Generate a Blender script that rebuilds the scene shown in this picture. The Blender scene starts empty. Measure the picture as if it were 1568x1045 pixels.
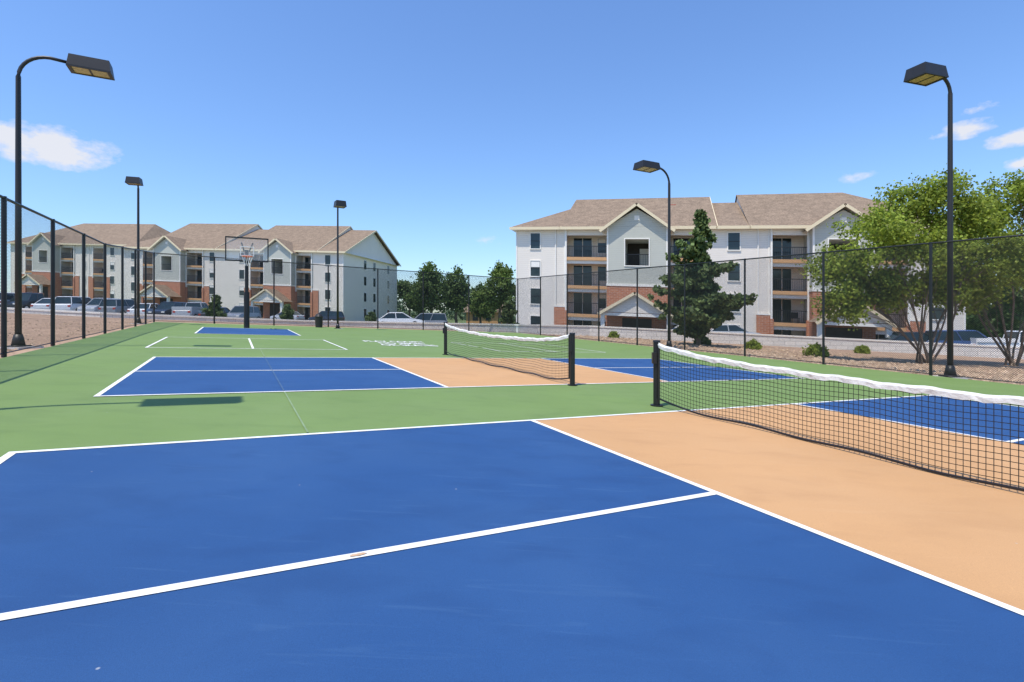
import bpy, math, random
import numpy as np
from mathutils import Vector
random.seed(7); rng=np.random.default_rng(11)
scene=bpy.context.scene
K=0.047
def slope(x): return -K*max(-170,min(170,x))
def g(x,y):
    d=0 if y<42 else (-1.0 if y>58 else -(y-42)/16.0)
    return slope(x)+d
def ST(s,t): return (.8805*s-.4741*t, .4741*s+.8805*t)

# ---------------- materials ----------------
def nodes(m):
    m.use_nodes=True; nt=m.node_tree; return nt, nt.nodes, nt.links
def mat(name,col,rough=.8,var=.12,scale=4,bump=0,bscale=40,metal=0,island=0,trans=0,spec=.3,detail=3,wave=None,fine=0,coat=0,dirt=0):
    m=bpy.data.materials.new(name); nt,N,L=nodes(m)
    b=N['Principled BSDF']; b.inputs['Roughness'].default_value=rough; b.inputs['Metallic'].default_value=metal
    b.inputs['Specular IOR Level'].default_value=spec
    b.inputs['Coat Weight'].default_value=coat
    tc=N.new('ShaderNodeTexCoord')
    n=N.new('ShaderNodeTexNoise'); n.inputs['Scale'].default_value=scale; n.inputs['Detail'].default_value=detail
    L.new(tc.outputs['Object'],n.inputs['Vector'])
    mr=N.new('ShaderNodeMapRange'); mr.inputs['From Min'].default_value=.3; mr.inputs['From Max'].default_value=.7
    mr.inputs['To Min'].default_value=1-var; mr.inputs['To Max'].default_value=1+var
    L.new(n.outputs['Fac'],mr.inputs['Value']); val=mr.outputs['Result']
    def mul(a,bb):
        k=N.new('ShaderNodeMath'); k.operation='MULTIPLY'; L.new(a,k.inputs[0]); L.new(bb,k.inputs[1]); return k.outputs[0]
    if fine:
        n2=N.new('ShaderNodeTexNoise'); n2.inputs['Scale'].default_value=bscale; n2.inputs['Detail'].default_value=2
        L.new(tc.outputs['Object'],n2.inputs['Vector'])
        m2=N.new('ShaderNodeMapRange'); m2.inputs['From Min'].default_value=.3; m2.inputs['From Max'].default_value=.7
        m2.inputs['To Min'].default_value=1-fine; m2.inputs['To Max'].default_value=1+fine
        L.new(n2.outputs['Fac'],m2.inputs['Value']); val=mul(val,m2.outputs['Result'])
    if island:
        gm=N.new('ShaderNodeNewGeometry'); m3=N.new('ShaderNodeMapRange')
        m3.inputs['To Min'].default_value=1-island; m3.inputs['To Max'].default_value=1+island
        L.new(gm.outputs['Random Per Island'],m3.inputs['Value']); val=mul(val,m3.outputs['Result'])
    vm=N.new('ShaderNodeVectorMath'); vm.operation='SCALE'; vm.inputs[0].default_value=col
    L.new(val,vm.inputs['Scale']); L.new(vm.outputs[0],b.inputs['Base Color'])
    if bump or wave:
        bp=N.new('ShaderNodeBump'); bp.inputs['Strength'].default_value=bump or .5
        if wave:
            sx=N.new('ShaderNodeSeparateXYZ'); L.new(tc.outputs['Object'],sx.inputs[0])
            k=N.new('ShaderNodeMath'); k.operation='MULTIPLY'; k.inputs[1].default_value=1/wave; L.new(sx.outputs['Z'],k.inputs[0])
            fr=N.new('ShaderNodeMath'); fr.operation='FRACT'; L.new(k.outputs[0],fr.inputs[0])
            L.new(fr.outputs[0],bp.inputs['Height']); bp.inputs['Distance'].default_value=.02
            lt=N.new('ShaderNodeMath'); lt.operation='LESS_THAN'; lt.inputs[1].default_value=.12; L.new(fr.outputs[0],lt.inputs[0])
            m4=N.new('ShaderNodeMapRange'); m4.inputs['To Min'].default_value=1; m4.inputs['To Max'].default_value=.84
            L.new(lt.outputs[0],m4.inputs['Value']); L.new(mul(val,m4.outputs['Result']),vm.inputs['Scale'])
        else:
            nb=N.new('ShaderNodeTexNoise'); nb.inputs['Scale'].default_value=bscale; nb.inputs['Detail'].default_value=3
            L.new(tc.outputs['Object'],nb.inputs['Vector']); L.new(nb.outputs['Fac'],bp.inputs['Height']); bp.inputs['Distance'].default_value=.02
        L.new(bp.outputs[0],b.inputs['Normal'])
    if trans:
        t=N.new('ShaderNodeBsdfTranslucent'); L.new(vm.outputs[0],t.inputs['Color'])
        mx=N.new('ShaderNodeMixShader'); mx.inputs[0].default_value=trans
        L.new(b.outputs[0],mx.inputs[1]); L.new(t.outputs[0],mx.inputs[2]); L.new(mx.outputs[0],N['Material Output'].inputs['Surface'])
    return m
def brickmat(name,c1,c2,mortar,sc):
    m=mat(name,c1,.9); nt,N,L=nodes(m)
    tc=N.new('ShaderNodeTexCoord'); sx=N.new('ShaderNodeSeparateXYZ'); L.new(tc.outputs['Object'],sx.inputs[0])
    a=N.new('ShaderNodeMath'); a.operation='ADD'; L.new(sx.outputs['X'],a.inputs[0]); L.new(sx.outputs['Y'],a.inputs[1])
    cx=N.new('ShaderNodeCombineXYZ'); L.new(a.outputs[0],cx.inputs['X']); L.new(sx.outputs['Z'],cx.inputs['Y'])
    bt=N.new('ShaderNodeTexBrick'); L.new(cx.outputs[0],bt.inputs['Vector'])
    bt.inputs['Color1'].default_value=(*c1,1); bt.inputs['Color2'].default_value=(*c2,1); bt.inputs['Mortar'].default_value=(*mortar,1)
    bt.inputs['Scale'].default_value=sc; bt.inputs['Mortar Size'].default_value=.015
    L.new(bt.outputs['Color'],N['Principled BSDF'].inputs['Base Color']); return m
def meshmat(name,col,pitch,w,diag):
    m=bpy.data.materials.new(name); nt,N,L=nodes(m)
    b=N['Principled BSDF']; b.inputs['Base Color'].default_value=(*col,1); b.inputs['Roughness'].default_value=.5
    uv=N.new('ShaderNodeUVMap'); sx=N.new('ShaderNodeSeparateXYZ'); L.new(uv.outputs[0],sx.inputs[0])
    def M(op,a,b2):
        k=N.new('ShaderNodeMath'); k.operation=op
        if isinstance(a,(int,float)): k.inputs[0].default_value=a
        else: L.new(a,k.inputs[0])
        if b2 is not None:
            if isinstance(b2,(int,float)): k.inputs[1].default_value=b2
            else: L.new(b2,k.inputs[1])
        return k.outputs[0]
    u,v=sx.outputs['X'],sx.outputs['Y']
    if diag: u,v=M('ADD',u,v),M('SUBTRACT',u,v)
    a=M('LESS_THAN',M('FRACT',M('MULTIPLY',u,1/pitch),None),w)
    c=M('LESS_THAN',M('FRACT',M('MULTIPLY',M('ADD',v,100.0),1/pitch),None),w)
    f=M('MAXIMUM',a,c)
    tr=N.new('ShaderNodeBsdfTransparent'); mx=N.new('ShaderNodeMixShader')
    L.new(f,mx.inputs[0]); L.new(tr.outputs[0],mx.inputs[1]); L.new(b.outputs[0],mx.inputs[2])
    L.new(mx.outputs[0],N['Material Output'].inputs['Surface']); return m

def courtmat(name,col,dust,dark):
    m=mat(name,col,.7,.05,.7,.14,260,spec=.22,fine=.12,detail=4)
    nt,N,L=nodes(m); b=N['Principled BSDF']; src=b.inputs['Base Color'].links[0].from_socket
    tc=N.new('ShaderNodeTexCoord')
    def layer(src,scale,lo,hi,amt,colr,rot=0,st=(1,1,1),detail=5,dist=0):
        mp=N.new('ShaderNodeMapping'); mp.inputs['Scale'].default_value=st; mp.inputs['Rotation'].default_value=(0,0,rot); L.new(tc.outputs['Object'],mp.inputs['Vector'])
        n=N.new('ShaderNodeTexNoise'); n.inputs['Scale'].default_value=scale; n.inputs['Detail'].default_value=detail; n.inputs['Distortion'].default_value=dist
        L.new(mp.outputs[0],n.inputs['Vector'])
        r=N.new('ShaderNodeMapRange'); r.inputs['From Min'].default_value=lo; r.inputs['From Max'].default_value=hi; r.inputs['To Max'].default_value=amt
        L.new(n.outputs['Fac'],r.inputs['Value'])
        mx=N.new('ShaderNodeMixRGB'); mx.inputs[2].default_value=(*colr,1); L.new(r.outputs[0],mx.inputs[0]); L.new(src,mx.inputs[1]); return mx.outputs[0]
    o=layer(src,.6,.42,.72,.25,dust)
    o=layer(o,1.8,.50,.75,.42,dark,.5,(1,2.0,1),5,.4)
    o=layer(o,3.0,.60,.74,.25,dust,1.1,(.5,5,1),5,1.2)
    for sc,lo,amt in ((3.2,.026,.6),):
        v=N.new('ShaderNodeTexVoronoi'); v.inputs['Scale'].default_value=sc; L.new(tc.outputs['Object'],v.inputs['Vector'])
        r2=N.new('ShaderNodeMapRange'); r2.inputs['From Min'].default_value=lo; r2.inputs['From Max'].default_value=lo*.5; r2.inputs['To Max'].default_value=amt
        L.new(v.outputs['Distance'],r2.inputs['Value'])
        mx2=N.new('ShaderNodeMixRGB'); mx2.inputs[2].default_value=(.45,.46,.45,1); L.new(r2.outputs[0],mx2.inputs[0]); L.new(o,mx2.inputs[1]); o=mx2.outputs[0]
    L.new(o,b.inputs['Base Color']); return m

M_blue=courtmat('court_blue',(.021,.074,.205),(.055,.13,.27),(.014,.05,.15))
M_green=courtmat('court_green',(.155,.235,.070),(.21,.28,.12),(.11,.175,.055))
M_tan=courtmat('court_tan',(.52,.295,.135),(.56,.35,.19),(.42,.23,.105))
M_line=mat('line_paint',(.73,.73,.70),.7,.10,8,fine=.08,bscale=60)
M_seam=mat('seam',(.20,.28,.15),.8)
M_seamb=mat('seam_blue',(.06,.12,.22),.8)
M_stain=mat('rust_stain',(.5,.33,.2),.8,.2,30)
M_grass=mat('grass',(.13,.17,.055),.95,.35,.3,.4,6,fine=.2)
M_mulch=mat('mulch',(.36,.24,.16),.95,.18,.8,.4,12,fine=.25)
M_asph=mat('asphalt',(.20,.20,.195),.9,.15,.5,.2,60,fine=.1)
M_rock=mat('rock',(.48,.35,.24),.9,.15,3,island=.3)
M_black=mat('black_metal',(.012,.012,.013),.4,.1,5,spec=.5)
M_bronze=mat('lamp_bronze',(.02,.018,.017),.45,.1,5,spec=.5)
M_lens=mat('lamp_lens',(.50,.38,.16),.25,.3,18)
M_fence=meshmat('fence_fabric',(.02,.02,.02),.06,.16,True)
M_net=meshmat('net_cord',(.012,.012,.012),.05,.12,False)
M_nettape=mat('net_tape',(.70,.69,.66),.8,.15,9,.8,12)
M_wall=mat('white_siding',(.83,.755,.66),.8,.03,.4,wave=.2)
M_sage=mat('sage_siding',(.53,.53,.46),.8,.03,.4,wave=.2)
M_trim=mat('trim',(.84,.80,.73),.7,.03)
M_creamtrim=mat('cream_trim',(.76,.64,.43),.7,.03)
M_beam=mat('tan_beam',(.60,.34,.165),.8,.06)
M_brick=brickmat('brick',(.52,.21,.11),(.42,.16,.085),(.56,.42,.33),1.6)
M_block=brickmat('block_wall',(.78,.75,.70),(.68,.66,.62),(.5,.48,.46),.9)
M_roof=mat('shingles',(.225,.165,.115),.95,.16,1.5,.4,7,fine=.28)
M_glass=mat('window_glass',(.02,.035,.04),.08,.3,.6,spec=.5)
M_dark=mat('opening_shade',(.06,.052,.045),.9)  # near-black colour standing in for shade inside the bay and porch openings
M_bark=mat('bark',(.20,.15,.11),.9,.2,8,.5,20)
M_leafL=mat('leaf_light',(.27,.335,.05),.6,.25,.6,island=.45,trans=.45)
M_leafM=mat('leaf_mid',(.15,.21,.05),.6,.25,.4,island=.35,trans=.35)
M_leafD=mat('leaf_far',(.12,.18,.055),.7,.25,.2,island=.35,trans=.35)
M_leafF=mat('leaf_horizon',(.11,.16,.08),.8,.2,.1,island=.3)
M_pine=mat('pine_needles',(.13,.18,.06),.7,.3,.8,island=.4,trans=.3)
M_rubber=mat('tyre',(.02,.02,.02),.8)
M_redv=mat('red_vent',(.45,.06,.04),.6)
M_orange=mat('rim_orange',(.6,.13,.03),.5)

# ---------------- mesh helpers ----------------
def mesh_obj(name,V,F,mats,parent=None,loc=(0,0,0),smooth=False,uv=None):
    me=bpy.data.meshes.new(name)
    V=[(v[0]-loc[0],v[1]-loc[1],v[2]-loc[2]) for v in V]
    me.from_pydata(V,[],F)
    me.materials.append(mats)
    if smooth: me.polygons.foreach_set('use_smooth',[True]*len(F))
    if uv is not None:
        l=me.uv_layers.new(name='UVMap')
        for i,c in enumerate(uv): l.data[i].uv=c
    me.update()
    o=bpy.data.objects.new(name,me); scene.collection.objects.link(o)
    if parent: o.parent=parent
    else: o.location=loc
    return o
def empty(name,loc):
    e=bpy.data.objects.new(name,None); e.location=loc; e.empty_display_size=.3; scene.collection.objects.link(e); return e
class Acc:
    def __init__(s): s.d={}
    def get(s,k): return s.d.setdefault(k,([],[]))
    def poly(s,k,pts):
        V,F=s.get(k); n=len(V); V.extend(pts); F.append(tuple(range(n,n+len(pts))))
    def hexa(s,k,p):
        V,F=s.get(k); n=len(V); V.extend(p)
        for f in ((3,2,1,0),(4,5,6,7),(0,1,5,4),(1,2,6,5),(2,3,7,6),(3,0,4,7)): F.append(tuple(n+i for i in f))
    def box(s,k,x0,x1,y0,y1,z0,z1,tr=lambda x,y,z:(x,y,z)):
        s.hexa(k,[tr(x0,y0,z0),tr(x1,y0,z0),tr(x1,y1,z0),tr(x0,y1,z0),tr(x0,y0,z1),tr(x1,y0,z1),tr(x1,y1,z1),tr(x0,y1,z1)])
    def tube(s,k,pts,rad,seg=8,cap=True):
        V,F=s.get(k); n0=len(V); pts=[Vector(p) for p in pts]; m=len(pts)
        up=Vector((0,0,1)); 
        for i,p in enumerate(pts):
            d=(pts[min(i+1,m-1)]-pts[max(i-1,0)]).normalized()
            a=d.cross(up)
            if a.length<.1: a=d.cross(Vector((0,1,0)))
            a.normalize(); b=d.cross(a).normalized()
            r=rad[i] if isinstance(rad,(list,tuple)) else rad
            for j in range(seg):
                t=2*math.pi*j/seg; V.append(tuple(p+a*r*math.cos(t)+b*r*math.sin(t)))
        for i in range(m-1):
            for j in range(seg):
                F.append((n0+i*seg+j,n0+i*seg+(j+1)%seg,n0+(i+1)*seg+(j+1)%seg,n0+(i+1)*seg+j))
        if cap:
            F.append(tuple(n0+j for j in range(seg))[::-1]); F.append(tuple(n0+(m-1)*seg+j for j in range(seg)))
    def emit(s,parent,loc,names,smooth=()):
        for k,(V,F) in s.d.items():
            nm,m=names[k]; mesh_obj(nm,V,F,m,parent=parent,loc=loc,smooth=k in smooth)

# ---------------- ground ----------------
xs=[-900,-500,-300,-170,-100,-60,-30,0,30,60,100,170,300,500,900]
ys=[-200,-50,0,20,36,42,44,46,48,50,52,54,56,58,70,100,150,250,450,900,1600]
V=[(x,y,g(x,y)-.08) for y in ys for x in xs]; nx=len(xs)
F=[(j*nx+i,j*nx+i+1,(j+1)*nx+i+1,(j+1)*nx+i) for j in range(len(ys)-1) for i in range(nx-1)]
mesh_obj('ground',V,F,M_grass)
wallp=[(-110,40),(-60,35),(-25,31.5),(-10,37),(6,40),(33.6,33.8),(70,26),(110,18)]
def along(poly,step):
    out=[]
    for a,b in zip(poly[:-1],poly[1:]):
        n=max(1,int(math.dist(a,b)/step))
        for i in range(n): out.append((a[0]+(b[0]-a[0])*i/n,a[1]+(b[1]-a[1])*i/n))
    out.append(poly[-1]); return out
wp=along(wallp,2)
def strip(name,ylo,yhi,off,m,n=26):
    V=[];F=[]
    for (x,y) in wp:
        a,b=ylo(x,y),yhi(x,y)
        for j in range(n+1):
            yy=a+(b-a)*j/n; V.append((x,yy,g(x,yy)+off))
    for i in range(len(wp)-1):
        for j in range(n):
            F.append((i*(n+1)+j,(i+1)*(n+1)+j,(i+1)*(n+1)+j+1,i*(n+1)+j+1))
    return mesh_obj(name,V,F,m)
strip('mulch_bed',lambda x,y:-25,lambda x,y:y,-.03,M_mulch)
def pkdepth(x): return 44 if x<-12 else (44-(x+12)*1.8 if x<6 else 11.6)
strip('parking_lot',lambda x,y:y+.2,lambda x,y:y+pkdepth(x),-.02,M_asph,40)

def sheet(s0,s1,t0,t1,off):
    V=[]
    for s,t in ((s0,t0),(s1,t0),(s1,t1),(s0,t1)):
        x,y=ST(s,t); V.append((x,y,-K*x+off))
    return V
def add_sheets(name,rects,off,m):
    V=[];F=[]
    for r in rects:
        n=len(V); V+=sheet(*r,off); F.append((n,n+1,n+2,n+3))
    return mesh_obj(name,V,F,m)
a=Acc()
a.box('g',-3.75,18.7,-9,33.9,-.2,0,lambda s,t,z:(ST(s,t)[0],ST(s,t)[1],-K*ST(s,t)[0]+z))
V_,F_=a.d['g']; mesh_obj('sport_court_surface',V_,F_,M_green)
c1=(-.05,5.17); c2=(7.84,13.02)
sb,sk,sn,sk2,sb2=-1.46,3.04,5.40,7.95,12.45
add_sheets('blue_court_paint',[(sb,sk,*c1),(sk2,sb2,*c1),(sb,sk,*c2),(sk2,sb2,*c2),(-1.3,2.4,22.8,28.6)],.004,M_blue)
add_sheets('tan_kitchen_paint',[(sk,sk2,*c1),(sk,sk2,*c2)],.004,M_tan)
w=.028
L=[]
def hl(s0,s1,t,ww=w): L.append((s0-ww,s1+ww,t-ww,t+ww))
def vl(s,t0,t1,ww=w): L.append((s-ww,s+ww,t0+ww,t1-ww))
for c in (c1,c2):
    m_=(c[0]+c[1])/2
    hl(sb,sb2,c[0]); hl(sb,sb2,c[1])
    for s in (sb,sk,sk2,sb2): 
        vl(s,c[0],m_); vl(s,m_,c[1])
        L.append((s-w,s+w,m_-w,m_+w))
    L.append((sb+w,sk-w,m_-w,m_+w)); L.append((sk2+w,sb2-w,m_-w,m_+w))
c3=(15.55,20.1)
for a0,a1 in ((-1.92,2.9),(7.95,12.4)):
    hl(a0,a1,c3[0]); hl(a0,a1,c3[1]); vl(a0,*c3); vl(a1,*c3)
    vl(.45 if a0<0 else 10.2,*c3)
hl(-1.3,2.4,22.8); hl(-1.3,2.4,28.6); vl(-1.3,22.8,28.6); vl(2.4,22.8,28.6)
add_sheets('court_lines',L,.008,M_line)
add_sheets('court_seam',[(.605,.622,5.22,7.78),(.605,.622,13.1,15.45)],.0125,M_seam)
add_sheets('court_seam',[(.605,.622,7.9,10.39),(.605,.622,10.47,12.96)],.0125,M_seamb)
V=[]
for i in range(12):
    an=i*math.pi/6; r=random.uniform(.6,1); x_,y_=ST(.53+.06*r*math.cos(an),2.557+.018*r*math.sin(an)); V.append((x_,y_,-K*x_+.0115))
mesh_obj('line_stain',V,[tuple(range(12))],M_stain)
for i,(txt,t) in enumerate((("PLAY COURT",19.6),("NO BIKES",18.6),("OR SKATES",17.6))):
    cu=bpy.data.curves.new('t','FONT'); cu.body=txt; cu.size=.8; cu.align_x='CENTER'; cu.offset=.02; cu.extrude=0
    o=bpy.data.objects.new('t',cu); scene.collection.objects.link(o)
    dg=bpy.context.evaluated_depsgraph_get(); me=bpy.data.meshes.new_from_object(o.evaluated_get(dg)); bpy.data.objects.remove(o)
    for v in me.vertices:
        s,tt=5.5+v.co.x*.5,t+v.co.y*1.1; px,py=ST(s,tt); v.co=(px,py,-K*px+.008)
    me.materials.append(M_line)
    if i==0: P_=bpy.data.objects.new('court_lettering',me); scene.collection.objects.link(P_)
    else:
        q=bpy.data.objects.new('lettering_row',me); scene.collection.objects.link(q); q.parent=P_

# ---------------- nets ----------------
def net(t0,t1):
    p0=ST(sn,t1); loc=(p0[0],p0[1],-K*p0[0]); e=empty('pickleball_net',loc); A=Acc()
    n=90; Lg=t1-t0; V=[];F=[];uv=[]; top=[];bot=[]
    for i in range(n+1):
        t=t0+.07+(Lg-.14)*i/n; d=min(t-t0,t1-t); s=sn+.03*math.sin(t*2.1)
        px,py=ST(s,t); zg=-K*px; wob=.006*math.sin(t*9)+.004*math.sin(t*23)
        ht=.735+.19*math.exp(-d/.85)+wob; hb=.03+.10*math.exp(-d/.4)+.01*math.sin(t*5)
        top.append((px,py,zg+ht)); bot.append((px,py,zg+hb))
    for i in range(n):
        k=len(V); V+= [bot[i],bot[i+1],top[i+1],top[i]]; F.append((k,k+1,k+2,k+3))
        u0=(Lg*i/n);u1=(Lg*(i+1)/n)
        uv+=[(u0,0.0),(u1,0.0),(u1,top[i+1][2]-bot[i+1][2]),(u0,top[i][2]-bot[i][2])]
    mesh_obj('net_mesh',V,F,M_net,parent=e,loc=loc,uv=uv)
    V=[];F=[]
    for i,p in enumerate(top):
        r=random.uniform(-.008,.008)
        V+=[(p[0]-.012,p[1]-.006,p[2]-.055+r),(p[0]-.014+r*.8,p[1]-.007,p[2]-.01),(p[0],p[1],p[2]+.012),(p[0]+.014,p[1]+.007,p[2]-.01),(p[0]+.012,p[1]+.006,p[2]-.055+r)]
    for i in range(n):
        for j in range(4): F.append((i*5+j,(i+1)*5+j,(i+1)*5+j+1,i*5+j+1))
    mesh_obj('top_tape',V,F,M_nettape,parent=e,loc=loc)
    A.tube('k',bot,.014,5)
    for ends in ((top[0],bot[0]),(top[-1],bot[-1])): A.tube('k',[ends[1],ends[0]],.018,6)
    for t,sg in ((t0,-1),(t1,1)):
        px,py=ST(sn,t); z=-K*px
        A.tube('k',[(px,py,z),(px,py,z+.93)],.048,14)
        A.tube('k',[(px,py,z+.93),(px,py,z+.955)],[.056,.05],14)
        A.tube('k',[(px,py,z),(px,py,z+.02)],.09,14)
        q=ST(sn,t-sg*.06); A.tube('k',[(px,py,z+.84),(q[0],q[1],z+.88)],.02,6)
        q2=ST(sn-.05,t); A.box('k',q2[0]-.03,q2[0]+.03,q2[1]-.04,q2[1]+.02,z+.62,z+.78)
    A.emit(e,loc,{'k':('posts_and_cables',M_black)})
net(-.75,5.60); net(7.72,14.1)

# ---------------- fence ----------------
pts=[]
for t in [4.5-2.9*3,4.5-2.9*2,4.5-2.9,4.5,7.4,10.3,13.2,16.2,19.1,21.9]: pts.append((-3.85,t,3.0))
for t in [25,28,31,34]: pts.append((-3.85,t,3.0+.75*(t-21.9)/12.1))
for s in [-1.0,2.1,5.2,8.3,11.4,14.8]: pts.append((s,34,3.75+.3*(s+3.85)/22.6))
pts.append((18.8,34,4.05))
for i in range(1,14): pts.append((18.8,34-3.27*i,4.05))
loc=(ST(-3.85,34)[0],ST(-3.85,34)[1],0); fe=empty('chain_link_fence',loc); A=Acc(); V=[];F=[];uv=[];ul=0
P=[]
for s,t,h in pts:
    px,py=ST(s,t); P.append((px,py,g(px,py),h))
for i,(px,py,z,h) in enumerate(P):
    A.tube('p',[(px,py,z-.1),(px,py,z+h+.03)],.042,8)
    if i:
        a_=P[i-1]; ln=math.dist((a_[0],a_[1]),(px,py)); k=len(V)
        V+=[(a_[0],a_[1],a_[2]+.03),(px,py,z+.03),(px,py,z+h),(a_[0],a_[1],a_[2]+a_[3])]; F.append((k,k+1,k+2,k+3))
        uv+=[(ul,0),(ul+ln,0),(ul+ln,h),(ul,a_[3])]; ul+=ln
        A.tube('p',[(a_[0],a_[1],a_[2]+a_[3]),(px,py,z+h)],.028,6)
        A.tube('p',[(a_[0],a_[1],a_[2]+.05),(px,py,z+.05)],.012,5)
mesh_obj('fabric',V,F,M_fence,parent=fe,loc=loc,uv=uv)
A.emit(fe,loc,{'p':('posts_and_rails',M_black)})

# ---------------- lamps ----------------
def lamp(px,py,H,d,sc=1.0,reach=.88,ln=.8,wd=.36,th=.2):
    z=g(px,py); loc=(px,py,z); e=empty('court_light_pole',loc); A=Acc()
    dx,dy=d; n=math.hypot(dx,dy); dx/=n;dy/=n
    R=min(.55*sc,reach*sc*.9); r=.06*sc
    path=[(px,py,z),(px,py,z+H*.5),(px,py,z+H-R)]; rad=[r*1.05,r*.95,r*.8]
    for i in range(1,9):
        an=math.pi/2*i/8; path.append((px+dx*R*(1-math.cos(an)),py+dy*R*(1-math.cos(an)),z+H-R+R*math.sin(an))); rad.append(r*.62)
    path.append((px+dx*reach*sc,py+dy*reach*sc,z+H-.03)); rad.append(r*.6)
    A.tube('p',path,rad,12)
    A.box('p',px-.16*sc,px+.16*sc,py-.16*sc,py+.16*sc,z,z+.03); A.tube('p',[(px,py,z+.03),(px,py,z+.28*sc)],[.13*sc,.08*sc],12)
    A.box('b',px-.3*sc,px+.3*sc,py-.3*sc,py+.3*sc,z-.2,z+.0)
    tr=lambda a,b,c:(px+dx*a-dy*b,py+dy*a+dx*b,z+H+c)
    l0=reach*sc; l1=l0+ln*sc; ww=wd*sc/2; t_=th*sc; i=.035*sc
    A.hexa('h',[tr(l0,-ww,-t_*.55),tr(l1,-ww,-t_*.55),tr(l1,ww,-t_*.55),tr(l0,ww,-t_*.55),tr(l0+i,-ww+i,t_*.45),tr(l1-i,-ww+i,t_*.45),tr(l1-i,ww-i,t_*.45),tr(l0+i,ww-i,t_*.45)])
    for (a0,a1,b0,b1) in ((l0,l1,-ww,-ww+i),(l0,l1,ww-i,ww),(l0,l0+i*2,-ww+i,ww-i),(l1-i*2,l1,-ww+i,ww-i)):
        A.box('h',a0-.004,a1+.004,b0-(.004 if b0<0 else 0),b1+(.004 if b1>0 else 0),-t_*.68,-t_*.54,tr)
    A.box('l',l0+i*2,l1-i*2,-ww+i,ww-i,-t_*.62,-t_*.56,tr)
    A.box('h',(l0+l1)/2-.02,(l0+l1)/2+.02,-ww+i,ww-i,-t_*.65,-t_*.6,tr)
    A.emit(e,loc,{'p':('pole_and_arm',M_bronze),'b':('concrete_base',M_block),'h':('lamp_head',M_bronze),'l':('lens',M_lens)},smooth=('p',))
Ld=(.8805,.4741)
lamp(-11.1,11.6,6.62,Ld,1,.88,.82,.46,.26)
lamp(*ST(-4.25,6.3),6.62,Ld,1,.88,.95,.52,.26)
lamp(-18.4,25.4,6.9,(.35,-1),1,.3,.5,.6,.28)
lamp(-10.3,30.5,7.3,(.65,-1),1,.2,.6,.6,.3)
lamp(7.8,25.6,8.85,(-.88,-.47),1.3,.7,.85,.55,.22)
lamp(13.25,15.6,9.05,(-.95,-.30),1.25,.45,.75,.5,.25)

# ---------------- basketball hoop ----------------
bx,by=ST(.55,29.0); bz=-K*bx; loc=(bx,by,bz); e=empty('basketball_hoop',loc); A=Acc()
A.tube('k',[(bx,by,bz),(bx,by,bz+3.9)],.085,12)
fx,fy=(.4741,-.8805)
def tb(a_,b_,c_): return (bx+fx*a_+.8805*b_,by+fy*a_+.4741*b_,bz+c_)
for b_ in (-.12,.12):
    A.tube('k',[tb(0,b_,3.85),tb(1.1,b_*2,4.1)],.035,6); A.tube('k',[tb(0,b_,3.3),tb(1.1,b_*2,3.55)],.035,6)
A.box('g',1.1,1.13,-.88,.88,3.28,4.32,tb)
for (b0,b1,c0,c1_) in ((-.93,.93,4.32,4.38),(-.93,.93,3.22,3.28),(-.93,-.88,3.28,4.32),(.88,.93,3.28,4.32)): A.box('k',1.08,1.15,b0,b1,c0,c1_,tb)
for (b0,b1,c0,c1_) in ((-.3,.3,3.9,3.94),(-.3,.3,3.48,3.52),(-.3,-.26,3.52,3.9),(.26,.3,3.52,3.9)): A.box('w',1.14,1.16,b0,b1,c0,c1_,tb)
A.tube('o',[tb(1.55+.23*math.cos(i*math.pi/8),.23*math.sin(i*math.pi/8),3.42) for i in range(17)],.02,6)
A.box('o',1.13,1.33,-.06,.06,3.38,3.43,tb)
for i in range(12):
    an=i*math.pi/6; an2=an+.5; A.tube('w',[tb(1.55+.23*math.cos(an),.23*math.sin(an),3.4),tb(1.55+.12*math.cos(an2),.12*math.sin(an2),2.98)],.008,4)
A.tube('k',[tb(0,0,0),tb(0,0,1.8)],.13,12)
mg=bpy.data.materials.new('clear_board'); nt,N,Lk=nodes(mg); tn=N.new('ShaderNodeBsdfTransparent'); mx=N.new('ShaderNodeMixShader'); mx.inputs[0].default_value=.15
N['Principled BSDF'].inputs['Roughness'].default_value=.1
Lk.new(tn.outputs[0],mx.inputs[1]); Lk.new(N['Principled BSDF'].outputs[0],mx.inputs[2]); Lk.new(mx.outputs[0],N['Material Output'].inputs['Surface'])
A.emit(e,loc,{'k':('pole_and_frame',M_black),'g':('backboard',mg),'w':('net_and_markings',M_trim),'o':('rim',M_orange)})

tx,ty=-11.6,31.0; tz=g(tx,ty); loc=(tx,ty,tz); e=empty('trash_can',loc); A=Acc()
A.tube('k',[(tx,ty,tz),(tx,ty,tz+.05),(tx,ty,tz+.6),(tx,ty,tz+.65)],[.2,.2,.23,.25],16)
A.tube('k',[(tx,ty,tz+.65),(tx,ty,tz+.78),(tx,ty,tz+.85)],[.24,.17,.05],16)
A.emit(e,loc,{'k':('bin_body',M_bronze)})

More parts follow.
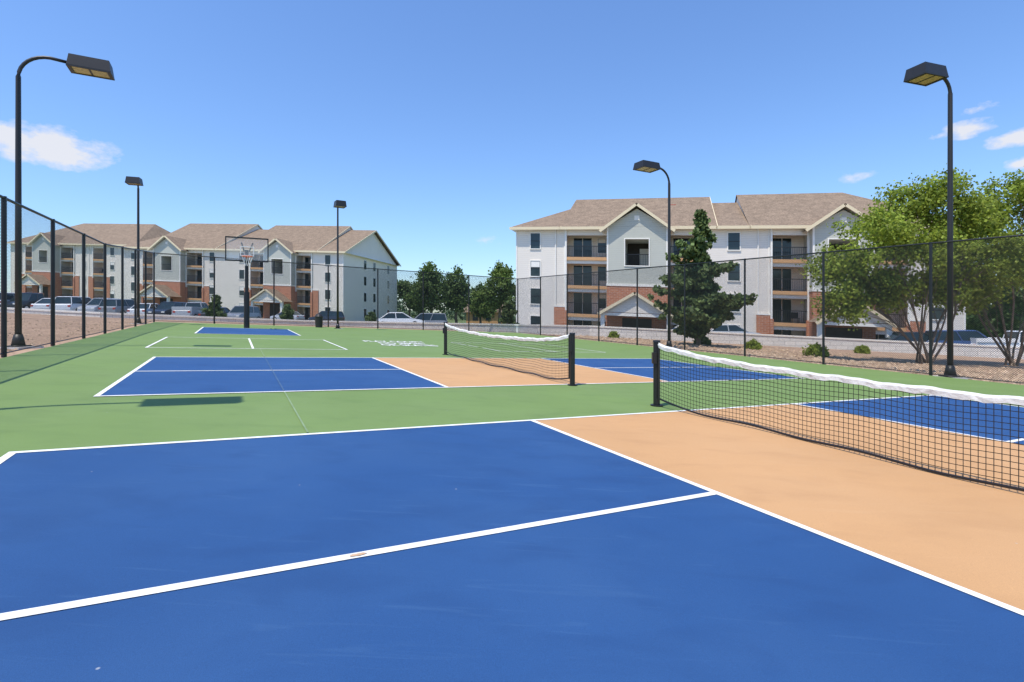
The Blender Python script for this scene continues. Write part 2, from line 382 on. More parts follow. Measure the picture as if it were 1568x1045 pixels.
# ---------------- retaining wall ----------------
A=Acc(); loc=(6,40,g(6,40)); e=empty('retaining_wall',loc)
def wh(x): return .18 if x<-14 else (.18+.5*min(1,(x+14)/20))
for (a0,b0) in zip(wp[:-1],wp[1:]):
    d=Vector((b0[0]-a0[0],b0[1]-a0[1],0)); n=Vector((-d.y,d.x,0)).normalized()
    def q(p,o,h): return (p[0]+n.x*o,p[1]+n.y*o,g(*p)+h)
    ha,hb_=wh(a0[0]),wh(b0[0])
    A.hexa('w',[q(a0,-.15,-.3),q(b0,-.15,-.3),q(b0,.15,-.3),q(a0,.15,-.3),q(a0,-.15,ha),q(b0,-.15,hb_),q(b0,.15,hb_),q(a0,.15,ha)])
    A.hexa('c',[q(a0,-.19,ha),q(b0,-.19,hb_),q(b0,.19,hb_),q(a0,.19,ha),q(a0,-.19,ha+.1),q(b0,-.19,hb_+.1),q(b0,.19,hb_+.1),q(a0,.19,ha+.1)])
A.emit(e,loc,{'w':('blocks',M_block),'c':('cap',M_trim)})

V=[];F=[]
def rock(px,py,r):
    k=len(V); z=g(px,py)-.03
    an=random.random()*6
    for dz in (0,1):
        for j in range(4):
            t=an+j*math.pi/2; rr=r*random.uniform(.6,1.1)*(1 if dz==0 else .65)
            V.append((px+rr*math.cos(t),py+rr*math.sin(t),z+dz*r*random.uniform(.4,.7)))
    for f in ((3,2,1,0),(4,5,6,7),(0,1,5,4),(1,2,6,5),(2,3,7,6),(3,0,4,7)): F.append(tuple(k+i for i in f))
for i in range(9000):
    s=19.0+abs(random.gauss(0,4.5)); t=random.uniform(-3,32); px,py=ST(s,t)
    rock(px,py,random.choice([.03,.04,.05,.06,.08]) if random.random()<.985 else .15)
for i in range(800):
    s=-4.1-abs(random.gauss(0,3)); t=random.uniform(6,34); px,py=ST(s,t); rock(px,py,random.uniform(.02,.05))
mesh_obj('landscape_rocks',V,F,M_rock)

# ---------------- buildings ----------------
def building(name,P0,ang,L,D,base,segs,roofs,H=10.85,fh=2.72,bh=2.8):
    ca,sa=math.cos(ang),math.sin(ang)
    zb=base
    def tr(x,y,z):
        X=P0[0]+x*ca-y*sa; Y=P0[1]+x*sa+y*ca; return (X,Y,z+zb+slope(X))
    loc=tr(0,0,0); e=empty(name,loc); A=Acc(); B=lambda k,*a:A.box(k,*a,tr)
    B('wall',0,L,1.8,D,-1,H)
    def bar(k,p,q,w_,h_):
        (xa,za),(xb,zb_)=p,q
        y0,y1=w_
        dx,dz=xb-xa,zb_-za; n=math.hypot(dx,dz); nx_,nz=-dz/n*h_,dx/n*h_
        A.hexa(k,[tr(xa,y0,za),tr(xb,y0,zb_),tr(xb,y1,zb_),tr(xa,y1,za),tr(xa+nx_,y0,za+nz),tr(xb+nx_,y0,zb_+nz),tr(xb+nx_,y1,zb_+nz),tr(xa+nx_,y1,za+nz)])
    def win(xc,zc,w_=.95,h_=1.5,y=0):
        B('glass',xc-w_/2,xc+w_/2,y-.03,y+.01,zc-h_/2,zc+h_/2)
        t=.08
        if random.random()<.35: B('blind',xc-w_/2+.04,xc+w_/2-.04,y-.04,y-.02,zc+h_/2-random.uniform(.3,.7),zc+h_/2-.03)
        B('trim',xc-w_/2-t,xc+w_/2+t,y-.07,y+.01,zc+h_/2,zc+h_/2+t); B('trim',xc-w_/2-t,xc+w_/2+t,y-.09,y+.01,zc-h_/2-t,zc-h_/2)
        B('trim',xc-w_/2-t,xc-w_/2,y-.07,y+.01,zc-h_/2,zc+h_/2); B('trim',xc+w_/2,xc+w_/2+t,y-.07,y+.01,zc-h_/2,zc+h_/2)
        B('rail',xc-w_/2,xc+w_/2,y-.055,y-.03,zc-.03,zc+.03)
    for (kind,x0,x1) in segs:
        w_=x1-x0; c=(x0+x1)/2
        if kind=='wall':
            B('wall',x0,x1,0,1.8,-1,H)
            cols=[c] if w_<7 else [x0+1.6,x1-1.6]
            if x0==0: cols=[2.0]
            for fl in range(4):
                for q in cols: win(q,fl*fh+1.55)
            for q in (x0+.02,x1-.14): B('trim',q,q+.12,-.04,0,-1,H)
            B('trim',x1-1.0,x1-.91,-.1,-.01,bh+.4,H)
            for q0,q1 in ((x0,x0+1.1),(x1-1.1,x1)):
                if q0>.1 and q1<L-.1: B('brick',q0,q1,-.13,-.045,-1,bh+.3); B('trim',q0,q1,-.15,-.045,bh+.303,bh+.42)
        elif kind=='balc':
            for fl in range(4):
                z=fl*fh
                B('beam',x0,x1,-.2,-.0,z-.3 if fl else z-.8,z); B('slab',x0,x1,0,1.8,z-.2,z-.01)
                B('wall',x0,x1,-.05,.15,z+fh-.62,z+fh-.3)
                dw=1.8 if w_>3 else 1.5
                xd=x0+.5
                B('glass',xd,xd+dw,1.74,1.81,z+.05,z+2.1); 
                B('trim',xd-.1,xd,1.7,1.81,z,z+2.2); B('trim',xd+dw,xd+dw+.1,1.7,1.81,z,z+2.2); B('trim',xd,xd+dw,1.7,1.81,z+2.1,z+2.2); B('trim',xd+dw/2-.03,xd+dw/2+.03,1.71,1.74,z,z+2.1)
                if w_>3: win(x1-.85,z+1.35,.8,1.4,1.8)
                B('rail',x0,x1,-.12,-.07,z+1.02,z+1.08); B('rail',x0,x1,-.11,-.08,z+.08,z+.12)
                nb=int(w_/.14)
                for i in range(1,nb):
                    q=x0+w_*i/nb; B('rail',q-.012,q+.012,-.107,-.083,z+.12,z+1.02)
                if random.random()<.5:
                    qx=x0+w_*random.uniform(.3,.7)
                    B('rail',qx-.3,qx+.3,.5,1.0,z+.4,z+.46); B('rail',qx-.3,qx+.3,.95,1.0,z+.46,z+.95)
                    for qq in (-.28,.24): B('rail',qx+qq,qx+qq+.04,.5,.55,z,z+.4); B('rail',qx+qq,qx+qq+.04,.95,1.0,z,z+.4)
            for q0,q1 in ((x0,x0+.16),(x1-.16,x1)):
                B('trim',q0+.003,q1-.003,-.22,-.06,bh,H-.05); B('brick',q0-.08,q1+.08,-.27,-.02,-1,bh)
            B('wall',x0,x1,-.06,.14,H-.33,H)
        elif kind=='bay':
            yb=-1.3; o0,o1=c-1.05,c+1.05; oz0,oz1=7.3,9.7; S='sage'
            B(S,x0,o0,yb,1.8,-1,H); B(S,o1,x1,yb,1.8,-1,H); B(S,o0,o1,yb,1.8,-1,oz0); B(S,o0,o1,yb,1.8,oz1,H)
            B('dark',o0,o1,1.5,1.79,oz0,oz1)  # dark panel at the back of the recess, its shade painted in
            for (a0,a1,b0,b1) in ((o0-.08,o0,oz0-.08,oz1+.08),(o1,o1+.08,oz0-.08,oz1+.08),(o0,o1,oz1,oz1+.08),(o0,o1,oz0-.08,oz0)): B('trim',a0,a1,yb-.06,yb+.02,b0,b1)
            B('rail',o0,o1,yb+.1,yb+.15,oz0+1.0,oz0+1.06)
            for i in range(1,14): q=o0+2.1*i/14; B('rail',q-.012,q+.012,yb+.11,yb+.135,oz0,oz0+1.0)
            B('wall',c+.1,c+.95,1.4,1.49,oz0,oz0+1.9)
            B('brick',x0-.04,x1+.04,yb-.05,-.28,-1,5.4); B('trim',x0-.07,x1+.07,yb-.09,-.24,5.4,5.6)
            for q in (x0-.02,x1-.12): B('trim',q,q+.14,yb-.04,yb+.1,5.6,H-.1)
            hw=w_/2+.55; ze=H-.35; pk=ze+hw*.74; y0=yb-.5
            A.poly(S,[tr(x0,yb,H-.02),tr(x1,yb,H-.02),tr(c,yb,pk-.42)])
            for sg in (-1,1):
                A.poly('roof',[tr(c+sg*hw,y0,ze),tr(c,y0,pk),tr(c,7,pk),tr(c+sg*hw,7,ze)])
                A.poly('trim',[tr(c+sg*hw,y0,ze-.06),tr(c,y0,pk-.06),tr(c,3,pk-.06),tr(c+sg*hw,3,ze-.06)])
                bar('cream',(c+sg*hw,ze-.25),(c,pk-.25),(y0-.04,y0),(.24)*(-sg) if sg>0 else .24)
            B('trim',c-.22,c+.22,yb-.03,yb,pk-1.45,pk-1.05)
            pw=w_/2+.1; py0=yb-2.6; pe=3.0; pp=pe+1.75
            for sg in (-1,1):
                A.poly('roof',[tr(c+sg*(pw+.3),py0-.3,pe-.15),tr(c,py0-.3,pp),tr(c,yb,pp),tr(c+sg*(pw+.3),yb,pe-.15)])
                bar('cream',(c+sg*(pw+.3),pe-.38),(c,pp-.25),(py0-.34,py0-.3),-.24*sg if sg>0 else .24)
                B('trim',c+sg*pw-.17,c+sg*pw+.17,py0,py0+.34,1.2,pe-.2); B('brick',c+sg*pw-.3,c+sg*pw+.3,py0-.1,py0+.5,-1,1.2)
            A.poly('wall',[tr(c-pw,py0,pe-.05),tr(c+pw,py0,pe-.05),tr(c,py0,pp-.2)])
            B('trim',c-pw-.1,c+pw+.1,py0-.02,py0+.25,pe-.35,pe-.1)
            B('dark',c-1.3,c+1.3,yb-.08,yb-.04,0,2.5); B('slab',c-pw,c+pw,py0,yb-.06,-.6,.02)  # flat dark panel painted as the shaded porch entry, then the porch slab
    for fl in range(4):
        for yy in (D*.35,D*.52,D*.8):
            z=fl*fh+1.55
            B('glass',L-.01,L+.03,yy-.45,yy+.45,z-.75,z+.75)
            for (b0,b1,c0,c1_) in ((yy-.53,yy+.53,z+.75,z+.83),(yy-.53,yy+.53,z-.83,z-.75),(yy-.53,yy-.45,z-.75,z+.75),(yy+.45,yy+.53,z-.75,z+.75)): B('trim',L-.01,L+.06,b0,b1,c0,c1_)
            B('rail',L+.03,L+.05,yy-.45,yy+.45,z-.03,z+.03)
    for (x0,x1,rs,hL,hR,ov) in roofs:
        y0,y1=-.55,D+.5; ym=(y0+y1)/2; zr=H+rs; ze=H+.12; xa=x0-(ov[0]);xb=x1+ov[1]
        ra=(x0+hL) if hL else xa; rb=(x1-hR) if hR else xb
        A.poly('roof',[tr(xa,y0,ze),tr(xb,y0,ze),tr(rb,ym,zr),tr(ra,ym,zr)])
        A.poly('roof',[tr(xb,y1,ze),tr(xa,y1,ze),tr(ra,ym,zr),tr(rb,ym,zr)])
        if hL: A.poly('roof',[tr(xa,y1,ze),tr(xa,y0,ze),tr(ra,ym,zr)])
        else: A.poly('wall',[tr(x0+.004,.0,H-.02),tr(x0+.004,D,H-.02),tr(x0+.004,ym,zr-.25)])
        if hR: A.poly('roof',[tr(xb,y0,ze),tr(xb,y1,ze),tr(rb,ym,zr)])
        else:
            A.poly('wall',[tr(x1-.004,.0,H-.02),tr(x1-.004,D,H-.02),tr(x1-.004,ym,zr-.25)])
            for (ya,yb2) in ((y0,ym),(y1,ym)):
                A.hexa('cream',[tr(xb,ya,ze-.25),tr(xb+.05,ya,ze-.25),tr(xb+.05,yb2,zr-.25),tr(xb,yb2,zr-.25),tr(xb,ya,ze+.02),tr(xb+.05,ya,ze+.02),tr(xb+.05,yb2,zr+.02),tr(xb,yb2,zr+.02)])
        B('cream',xa,xb,y0-.06,y0,H-.12,ze+.03)
        A.poly('trim',[tr(xa,y0,H-.02),tr(xb,y0,H-.02),tr(xb,y1,H-.02),tr(xa,y1,H-.02)])
        if x1-x0>8:
            xm=x0+(x1-x0)*.72
            if x0<10: B('vent',xm,xm+.6,6.2,6.8,H+3.0,H+3.6)
            for q in (.2,.45,.9): 
                xq=x0+(x1-x0)*q; B('rail',xq,xq+.1,5,5.1,H+2,H+2.9)
    A.emit(e,loc,{'wall':('walls',M_wall),'sage':('bay_siding',M_sage),'brick':('brick_base',M_brick),'trim':('trim',M_trim),'cream':('fascia',M_creamtrim),'blind':('blinds',M_trim),'vent':('roof_vents',M_redv),
        'glass':('windows',M_glass),'rail':('balcony_railings',M_black),'roof':('roof',M_roof),'beam':('balcony_beams',M_beam),'slab':('floor_slabs',M_beam),'dark':('shade_panels',M_dark)})
building('apartment_building',(.4,51.5),math.radians(-17),37,18,-.95,
 [('wall',0,5),('balc',5,9.15),('bay',9.15,14.5),('balc',14.5,17.2),('wall',17.2,23),('balc',23,26),('bay',26,30.4),('balc',30.4,33.2),('wall',33.2,37)],
 [(0,4.6,4.1,4.6,0,(.5,0)),(4.6,18.6,4.95,0,0,(.1,.1)),(18.6,21.4,4.3,0,0,(0,0)),(21.4,37,5.1,0,6,(.1,.5))],bh=3.0)
building('apartment_building',(-68.4,91),math.radians(-12),42.5,20,-1.0,
 [('wall',0,4),('balc',4,7.5),('bay',7.5,13),('balc',13,16.5),('wall',16.5,25.5),('balc',25.5,29),('bay',29,34),('balc',34,37),('wall',37,42.5)],
 [(0,4.2,5.0,4,0,(.5,0)),(4.2,19,6.2,0,0,(.1,.1)),(19,23,5.2,0,0,(0,0)),(23,38,6.0,0,0,(.1,.1)),(38,42.5,5.3,0,0,(0,.6))],H=11.1,fh=2.78,bh=4.6)
building('apartment_building',(-103,106),math.radians(-12),31,20,.3,
 [('wall',0,4),('balc',4,7.5),('bay',7.5,13),('balc',13,16.5),('wall',16.5,21),('balc',21,24),('wall',24,31)],
 [(0,31,6.0,6,6,(.5,.5))],H=11.1,fh=2.78,bh=4.6)
A=Acc(); hx,hy=-5.5,118; hz=g(hx,hy); loc=(hx,hy,hz); e=empty('distant_house',loc)
tr=lambda x_,y_,z_:(hx+x_,hy+y_,hz+z_)
A.box('w',-5,5,0,8,-1,3,tr); A.poly('r',[tr(-5.6,-.6,2.9),tr(5.6,-.6,2.9),tr(5.6,4,5.4),tr(-5.6,4,5.4)]); A.poly('r',[tr(-5.6,8.6,2.9),tr(5.6,8.6,2.9),tr(5.6,4,5.4),tr(-5.6,4,5.4)])
A.poly('w',[tr(-5,0,3),tr(-5,8,3),tr(-5,4,5.2)]);A.poly('w',[tr(5,0,3),tr(5,8,3),tr(5,4,5.2)])
for q in (-3.5,-.5,2.5): A.box('g',q,q+1.2,-.05,.02,1,2.3,tr)
A.emit(e,loc,{'w':('walls',M_beam),'r':('roof',M_roof),'g':('windows',M_glass)})

# ---------------- foliage ----------------
def leaves(C,n,spread,size,aspect=1.0):
    C=np.asarray(C); idx=rng.integers(0,len(C),n)
    p=C[idx]+rng.normal(0,1,(n,3))*np.asarray(spread)
    u=rng.normal(0,1,(n,3)); u/=np.linalg.norm(u,axis=1)[:,None]
    v=np.cross(u,rng.normal(0,1,(n,3))); v/=np.linalg.norm(v,axis=1)[:,None]
    sz=size*rng.uniform(.6,1.3,(n,1)); u=u*sz*aspect; v=v*sz*.5
    V=np.empty((n*4,3)); V[0::4]=p-u*.5; V[1::4]=p+v; V[2::4]=p+u*.5; V[3::4]=p-v
    F=np.arange(n*4).reshape(n,4)
    return V,F
def limb(A,p0,p1,r0,r1,bend=.15,n=6):
    p0=Vector(p0);p1=Vector(p1);d=(p1-p0).length; pts=[];rr=[]
    off=Vector((random.uniform(-1,1),random.uniform(-1,1),random.uniform(-.2,.6)))*d*bend
    for i in range(n+1):
        t=i/n; p=p0.lerp(p1,t)+off*math.sin(t*math.pi)+Vector((random.uniform(-1,1),random.uniform(-1,1),0))*d*.012
        pts.append(p); rr.append(r0+(r1-r0)*t)
    A.tube('b',pts,rr,6,False); return pts
def tree(name,base,blobs,nl,lsize,clumps,spread,leafm,r0=.18,stems=1,zt=None,outer=.55):
    loc=base; e=empty(name,loc); A=Acc(); C=[]
    b=Vector(base)
    if stems==1:
        zz=min(x_[2]-x_[5]*.4 for x_ in blobs) if zt is None else zt
        fork=b+Vector((random.uniform(-.1,.1),random.uniform(-.1,.1),zz)); limb(A,b-Vector((0,0,.2)),fork,r0,r0*.75,.03)
    for i,(cx,cy,cz,rx,ry,rz) in enumerate(blobs):
        c=b+Vector((cx,cy,cz))
        start=fork if stems==1 else b+Vector((random.uniform(-.3,.3),random.uniform(-.3,.3),-.1))
        pts=limb(A,start,c+Vector((0,0,rz*.4)),r0*(.6 if stems==1 else random.uniform(.6,1)),r0*.12,.08)
        for k in range(clumps):
            d=rng.normal(0,1,3); d/=np.linalg.norm(d); rad=random.uniform(outer,1.0)*(1.25 if random.random()<.15 else 1)
            q=c+Vector((d[0]*rx*rad,d[1]*ry*rad,d[2]*rz*rad)); C.append(tuple(q))
            if k%3==0:
                st=pts[random.randint(2,5)]; limb(A,st,q,r0*.16,r0*.05,.1,4)
    V,F=leaves(C,nl,spread,lsize)
    A.emit(e,loc,{'b':('trunk_and_limbs',M_bark)},smooth=('b',))
    mesh_obj('leaves',V.tolist(),F.tolist(),leafm,parent=e,loc=loc)
def at(u,Y): x_=(u-784)/790*Y; return (x_,Y,g(x_,Y))
tree('ornamental_tree',(18.3,22.8,g(18.3,22.8)),[(-3.6,.4,4.2,1.4,1.5,1.1),(-2.3,-.5,5.4,1.5,1.5,1.2),(-1.0,.6,6.6,1.3,1.3,1.2),(.6,0,7.3,1.3,1.3,1.1),(1.9,.4,6.2,1.5,1.5,1.3),(2.9,-.4,4.6,1.5,1.5,1.2),(-.3,-.8,4.8,1.6,1.4,1.2),(-3.4,.2,2.8,1.2,1.2,.9),(1.2,.5,3.4,1.4,1.2,.9),(-1.8,0,3.4,1.2,1,.9)],40000,.12,46,(.23,.23,.18),M_leafL,.065,stems=2,outer=.3)
tree('ornamental_tree',(24.0,24.5,g(24,24.5)),[(-2.6,.4,5.4,1.6,1.5,1.3),(-1.4,.5,7.0,1.5,1.4,1.3),(.3,0,8.1,1.5,1.4,1.2),(1.8,0,6.8,1.7,1.6,1.4),(0,-.5,5.2,1.8,1.5,1.4),(2.6,.3,4.4,1.6,1.5,1.3),(-2.2,0,3.6,1.3,1.2,1.0)],30000,.125,42,(.24,.24,.19),M_leafL,.07,stems=2,outer=.3)
tree('oak_tree',at(660,100),[(0,0,8.0,2.8,2.8,3.0),(-1.5,0,5.5,2.8,2.6,2.8),(1.8,0,5.5,2.4,2.4,2.8),(0,0,9.8,1.6,1.7,1.7)],9000,.42,34,(.45,.45,.4),M_leafD,.3)
tree('oak_tree',at(699,102),[(0,0,8.0,2.0,2.3,3.0),(.8,0,5.5,2.3,2.3,3),(-1,0,6,2,2,2.6)],7000,.42,30,(.45,.45,.4),M_leafD,.3)
tree('oak_tree',at(765,96),[(0,0,7.8,2.8,3,2.9),(-2.4,0,5.0,2.4,2.4,2.6),(2.0,0,5.6,2.2,2.4,2.8),(.4,0,9.8,1.6,1.7,1.7)],10000,.38,34,(.42,.42,.36),M_leafM,.3)
tree('oak_tree',at(736,108),[(0,0,5.5,2.5,2.5,2.6),(1,0,4,2.5,2.4,2)],5000,.45,28,(.5,.5,.4),M_leafD,.25)
tree('oak_tree',at(628,110),[(0,0,6,2.6,2.4,2.4),(1.5,0,4.5,2.4,2.4,2.2),(-2,0,7,2,2,2)],5000,.45,28,(.5,.5,.4),M_leafD,.25)
tree('oak_tree',at(1515,62),[(0,0,8.5,3,3,3),(-2.5,0,5.5,2.8,2.4,2.8),(2.8,0,5.5,2.8,2.4,2.8),(0,0,4,3,2,2)],12000,.35,36,(.4,.4,.35),M_leafD,.3)
tree('oak_tree',at(1590,70),[(0,0,8,3.5,3,3.4),(-3.5,0,5,2.8,2.4,2.6),(2.8,0,5.5,2.8,2.4,2.8)],10000,.35,36,(.4,.4,.35),M_leafD,.3)
C=[]
for i in range(900):
    x_=random.uniform(-170,330); y_=random.uniform(175,215); hh=4.5+2.5*math.sin(x_*.07)+1.5*math.sin(x_*.23); C.append((x_,y_,g(x_,y_)+random.uniform(0,1)**.7*hh))
V,F=leaves(C,24000,(1.3,1.3,.8),1.2); mesh_obj('distant_trees',V.tolist(),F.tolist(),M_leafF)

def pine(name,base,H,prof,nb,npn,msize,wild=.3):
    e=empty(name,base); A=Acc(); b=Vector(base); C=[]
    tip=b+Vector((.15,0,H)); A.tube('b',[b-Vector((0,0,.2)),b+Vector((0,0,H*.5)),tip],[H*.018,H*.012,.012],8)
    nlev=max(8,int(H*2.3)); 
    for i in range(nb):
        lev=i%nlev; f=.07+.92*(lev+random.uniform(-.18,.18))/nlev; an=random.uniform(0,6.28)
        R=np.interp(f,prof[0],prof[1])*random.uniform(1-wild*1.6,1+wild)*(.85+.3*math.sin(lev*2.3+an))
        p0=b+Vector((.15*f,0,H*f)); p1=p0+Vector((math.cos(an)*R,math.sin(an)*R,R*random.uniform(-.02,.45)))
        limb(A,p0,p1,.03*(1-f)+.01,.006,.08,5)
        for k in range(max(3,int(R*7))):
            t=random.uniform(.2,1.03); q=p0.lerp(p1,t); w_=.16*R*(1.1-t)+.04
            C.append((q.x+random.gauss(0,w_),q.y+random.gauss(0,w_),q.z+random.gauss(0,.05)))
    V,F=leaves(C,npn,(.085*msize,.085*msize,.07*msize),.17*msize,aspect=1.1)
    A.emit(e,base,{'b':('trunk_and_branches',M_bark)})
    mesh_obj('needles',V.tolist(),F.tolist(),M_pine,parent=e,loc=base)
pine('pine_tree',(11.2,31,g(11.2,31)),8.3,([0,.1,.2,.32,.45,.6,.75,.9,1],[.9,1.9,2.4,2.1,1.8,1.05,.65,.28,.04]),105,24000,1.25,.5)
pine('evergreen_shrub',at(777,41),2.5,([0,.1,.3,.6,1],[.6,.7,.65,.4,.05]),50,4000,1)
pine('evergreen_shrub',at(328,36),1.7,([0,.1,.3,.6,1],[.6,.7,.5,.3,.05]),50,3500,.9)
pine('evergreen_shrub',at(567,41),1.0,([0,.1,.3,.6,1],[.4,.5,.4,.25,.05]),30,2000,.9)
pine('evergreen_shrub',at(438,42),1.3,([0,.1,.3,.6,1],[.5,.6,.5,.3,.05]),30,2500,.9)
def shrub(base,r,m,n=1500):
    C=[]
    for i in range(50):
        d=rng.normal(0,1,3); d/=np.linalg.norm(d); C.append((base[0]+d[0]*r*.8,base[1]+d[1]*r*.8,base[2]+abs(d[2])*r*.9))
    V,F=leaves(C,n,(r*.15,)*3,.1); mesh_obj('shrub',V.tolist(),F.tolist(),m,loc=base)
shrub(at(1250,24.6),.5,M_leafL); shrub(at(1153,29.5),.45,M_leafL); shrub(at(1075,33),.5,M_leafM); shrub(at(940,38),.4,M_leafL)
shrub(at(1500,36),.5,M_leafM); shrub(at(1320,31),.4,M_leafL)
for d_ in (2,5.5,9,14,16,19,22,24.5,27,31,34): 
    px=.4+d_*.956-.3; py=51.5-d_*.292-1.6*(3 if 9<d_<15 or 26<d_<31 else 1); shrub((px,py,slope(px)-.95),.8,M_leafM,900)

# ---------------- vehicles ----------------
paints={}
def car(name,x0,y0,yaw,col,kind='sedan'):
    z0=g(x0,y0)-.02; loc=(x0,y0,z0); e=empty(name,loc); A=Acc(); ca,sa=math.cos(yaw),math.sin(yaw)
    tr=lambda a,b,c:(x0+a*ca-b*sa,y0+a*sa+b*ca,z0+c)
    if kind=='suv': cab=[(-2.25,1.0),(-2.05,1.68),(.35,1.72),(1.15,1.05)]; hood=1.05; Ln=2.35
    elif kind=='truck': cab=[(-.35,1.05),(-.2,1.8),(1.0,1.82),(1.6,1.12)]; hood=1.12; Ln=2.8
    else: cab=[(-1.7,.95),(-1.0,1.42),(.3,1.44),(1.15,.95)]; hood=.93; Ln=2.3
    sec=[(-Ln,.45,hood*.85,.78),(-Ln+.12,.28,hood-.03,.88),(-Ln+.7,.25,hood,.91),(0,.23,hood,.92),(1.15,.25,hood,.91),(Ln-.35,.26,hood*.86,.88),(Ln-.05,.32,hood*.76,.82),(Ln,.42,hood*.62,.74)]
    V,F=A.get('body'); n0=len(V)
    for (a,zb,zt,hw) in sec: V+= [tr(a,-hw,zb),tr(a,-hw*1.02,(zb+zt)/2),tr(a,-hw*.93,zt),tr(a,hw*.93,zt),tr(a,hw*1.02,(zb+zt)/2),tr(a,hw,zb)]
    for i in range(len(sec)-1):
        for j in range(6): F.append((n0+i*6+j,n0+i*6+(j+1)%6,n0+(i+1)*6+(j+1)%6,n0+(i+1)*6+j))
    F.append(tuple(n0+j for j in range(6))); F.append(tuple(n0+(len(sec)-1)*6+j for j in range(6)))
    (a,za),(b,zb),(c,zc),(d,zd)=cab; za-=.04; zd-=.04
    A.hexa('glass',[tr(a,-.84,za),tr(d,-.84,zd),tr(d,.84,zd),tr(a,.84,za),tr(b,-.66,zb),tr(c,-.66,zc),tr(c,.66,zc),tr(b,.66,zb)])
    A.hexa('body',[tr(b-.05,-.68,zb),tr(c+.05,-.68,zc),tr(c+.05,.68,zc),tr(b-.05,.68,zb),tr(b+.1,-.58,zb+.06),tr(c-.1,-.58,zc+.06),tr(c-.1,.58,zc+.06),tr(b+.1,.58,zb+.06)])
    for sg in (-1,1):
        for (p,q) in (((a,za),(b,zb)),((d,zd),(c,zc)),(((a+d)/2,za),((b+c)/2,zb))):
            A.tube('body',[tr(p[0],sg*.86,p[1]),tr(q[0],sg*.67,q[1])],.04,5)
    if kind=='truck':
        for sg in (-1,1): A.box('body',-Ln+.1,-.4,sg*.9-.04,sg*.9+.04,hood-.02,hood+.25,tr)
        A.box('body',-Ln+.04,-Ln+.1,-.9,.9,.6,hood+.25,tr)
    for wx in (-Ln+.85,Ln-.9):
        for sg in (-1,1):
            A.tube('tyre',[tr(wx,sg*.95,.34),tr(wx,sg*.72,.34)],.34,18); A.tube('hub',[tr(wx,sg*.965,.34),tr(wx,sg*.94,.34)],.2,12)
    for sg in (-1,1):
        A.box('light',Ln-.12,Ln+.0,sg*.62-.15,sg*.62+.15,hood*.62,hood*.74,tr); A.box('red',-Ln-.01,-Ln+.1,sg*.68-.12,sg*.68+.12,hood*.68,hood*.85,tr)
    m=paints.get(col) or mat('car_paint',col,.3,.02,spec=.6,coat=.6); paints[col]=m
    A.emit(e,loc,{'body':('body',m),'glass':('glasshouse',M_glass),'tyre':('tyres',M_rubber),'hub':('hubcaps',M_trim),'light':('headlights',M_trim),'red':('tail_lights',M_redv)})
W_=(.75,.75,.75);G_=(.25,.26,.28);Bk=(.02,.02,.025);S_=(.45,.46,.48);Bl=(.04,.08,.2)
def cn(k): return 'parked_car' if k!='truck' else 'parked_pickup_truck'
cols=[G_,Bk,S_,Bk,W_,W_,S_,G_,W_,Bk,S_,Bk,G_]
for i,u in enumerate([-55,-18,18,52,88,122,158,190,228,262,298,335,372]):
    Y=50+i*.35; k=['suv','sedan','suv','truck','sedan','suv','suv'][i%7]
    x_=(u-784)/790*Y; car(cn(k),x_,Y,math.radians((95 if i%3 else 275)+random.uniform(-4,4)),cols[i],k)
for (u,Y,c,k) in [(10,72,W_,'suv'),(60,72,S_,'sedan'),(105,71,Bk,'sedan'),(150,71,W_,'suv'),(210,70,S_,'sedan'),(280,70,Bk,'suv'),(440,74,S_,'sedan'),(500,72,Bk,'suv')]:
    x_=(u-784)/790*Y; car(cn(k),x_,Y,math.radians(165),c,k)
for (u,Y,c,k,yw) in [(612,48,W_,'sedan',10),(650,52,G_,'suv',188),(1120,43,S_,'sedan',-17),(1050,44,G_,'sedan',165),(1478,36.4,Bl,'suv',-15),(1556,35.2,W_,'truck',-14),(1400,38,Bk,'sedan',-15)]:
    x_=(u-784)/790*Y; car(cn(k),x_,Y,math.radians(yw),c,k)

# ---------------- light, sky, camera ----------------
hs,ht=-.37,-.15   # direction towards the sun in court axes
sd=Vector((.8805*hs-.4741*ht,.4741*hs+.8805*ht,1)).normalized()
elev=math.asin(sd.z); azim=math.atan2(sd.x,sd.y)
sl=bpy.data.lights.new('sun','SUN'); sl.energy=5.0; sl.angle=math.radians(.5); sl.color=(1,.94,.84)
so=bpy.data.objects.new('sun',sl); scene.collection.objects.link(so); so.rotation_euler=(-sd).to_track_quat('-Z','Y').to_euler()
wd=bpy.data.worlds.new('World'); scene.world=wd; wd.use_nodes=True; nt=wd.node_tree; N=nt.nodes; Lk=nt.links
bg=N['Background']; bg.inputs['Strength'].default_value=.135
sky=N.new('ShaderNodeTexSky'); sky.sky_type='NISHITA'; sky.sun_disc=False; sky.sun_elevation=elev; sky.sun_rotation=azim
sky.air_density=1.3; sky.dust_density=.3; sky.ozone_density=1.6
tint=N.new('ShaderNodeMixRGB'); tint.blend_type='MULTIPLY'; tint.inputs[0].default_value=1; Lk.new(sky.outputs[0],tint.inputs[1]); tint.inputs[2].default_value=(.86,1.10,1.50,1)
tc=N.new('ShaderNodeTexCoord')
def MM(op,a,b=None):
    k=N.new('ShaderNodeMath'); k.operation=op
    for i,q in enumerate((a,b)):
        if q is None: continue
        if isinstance(q,(int,float)): k.inputs[i].default_value=q
        else: Lk.new(q,k.inputs[i])
    return k.outputs[0]
mask=None
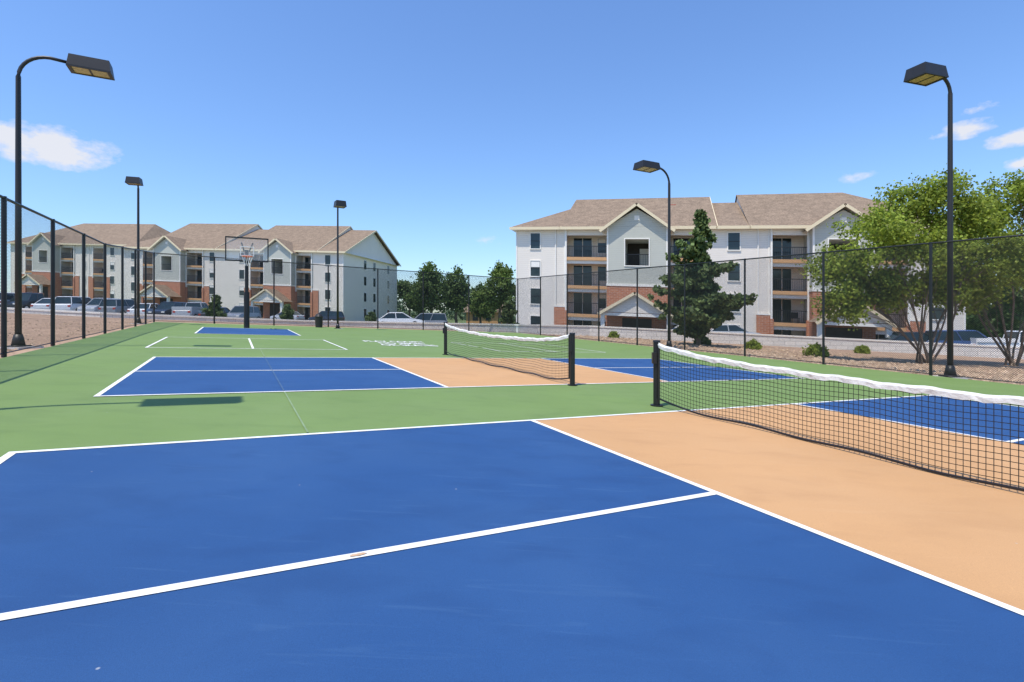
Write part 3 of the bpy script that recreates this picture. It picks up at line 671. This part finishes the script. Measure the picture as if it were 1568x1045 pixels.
for (u,v,r,am) in [(80,226,.09,1.3),(15,210,.06,1.3),(1487,197,.04,1.1),(1557,212,.04,1.2),(1568,250,.03,1.1),(1440,208,.02,.7),(1312,270,.035,.35),(750,370,.04,.25),(1500,165,.03,.4)]:
    d=Vector((u-784,790,485-v)).normalized()
    s1=N.new('ShaderNodeVectorMath'); s1.operation='SUBTRACT'; Lk.new(tc.outputs['Generated'],s1.inputs[0]); s1.inputs[1].default_value=d
    s2=N.new('ShaderNodeVectorMath'); s2.operation='MULTIPLY'; Lk.new(s1.outputs[0],s2.inputs[0]); s2.inputs[1].default_value=(1,1,2.6)
    ln=N.new('ShaderNodeVectorMath'); ln.operation='LENGTH'; Lk.new(s2.outputs[0],ln.inputs[0])
    q=MM('MULTIPLY',MM('MAXIMUM',MM('SUBTRACT',1.0,MM('DIVIDE',ln.outputs['Value'],r)),0.0),am)
    mask=q if mask is None else MM('MAXIMUM',mask,q)
mp=N.new('ShaderNodeMapping'); mp.inputs['Scale'].default_value=(1,1,1.8); Lk.new(tc.outputs['Generated'],mp.inputs['Vector'])
nz=N.new('ShaderNodeTexNoise'); nz.inputs['Scale'].default_value=26; nz.inputs['Detail'].default_value=7; nz.inputs['Roughness'].default_value=.6; Lk.new(mp.outputs[0],nz.inputs['Vector'])
f=MM('ADD',mask,MM('MULTIPLY',MM('SUBTRACT',nz.outputs['Fac'],.5),2.4))
f=MM('MULTIPLY',f,MM('MINIMUM',MM('MULTIPLY',mask,5.0),1.0))
mr=N.new('ShaderNodeMapRange'); mr.inputs['From Min'].default_value=.08; mr.inputs['From Max'].default_value=.75; mr.inputs['To Max'].default_value=.9; Lk.new(f,mr.inputs['Value'])
mx=N.new('ShaderNodeMixRGB'); Lk.new(mr.outputs[0],mx.inputs[0]); Lk.new(tint.outputs[0],mx.inputs[1]); mx.inputs[2].default_value=(6.3,6.3,6.6,1)
Lk.new(mx.outputs[0],bg.inputs['Color'])

cam=bpy.data.cameras.new('camera'); co=bpy.data.objects.new('camera',cam); scene.collection.objects.link(co)
co.location=(0,0,1.2); co.rotation_euler=(math.radians(90),0,0); cam.sensor_width=36; cam.lens=790/1568*36; cam.shift_y=-37.5/1568
cam.clip_start=.05; cam.clip_end=4000; scene.camera=co
scene.view_settings.view_transform='Standard'; scene.view_settings.look='None'; scene.view_settings.exposure=0
print('elev',math.degrees(elev),'az',math.degrees(azim))
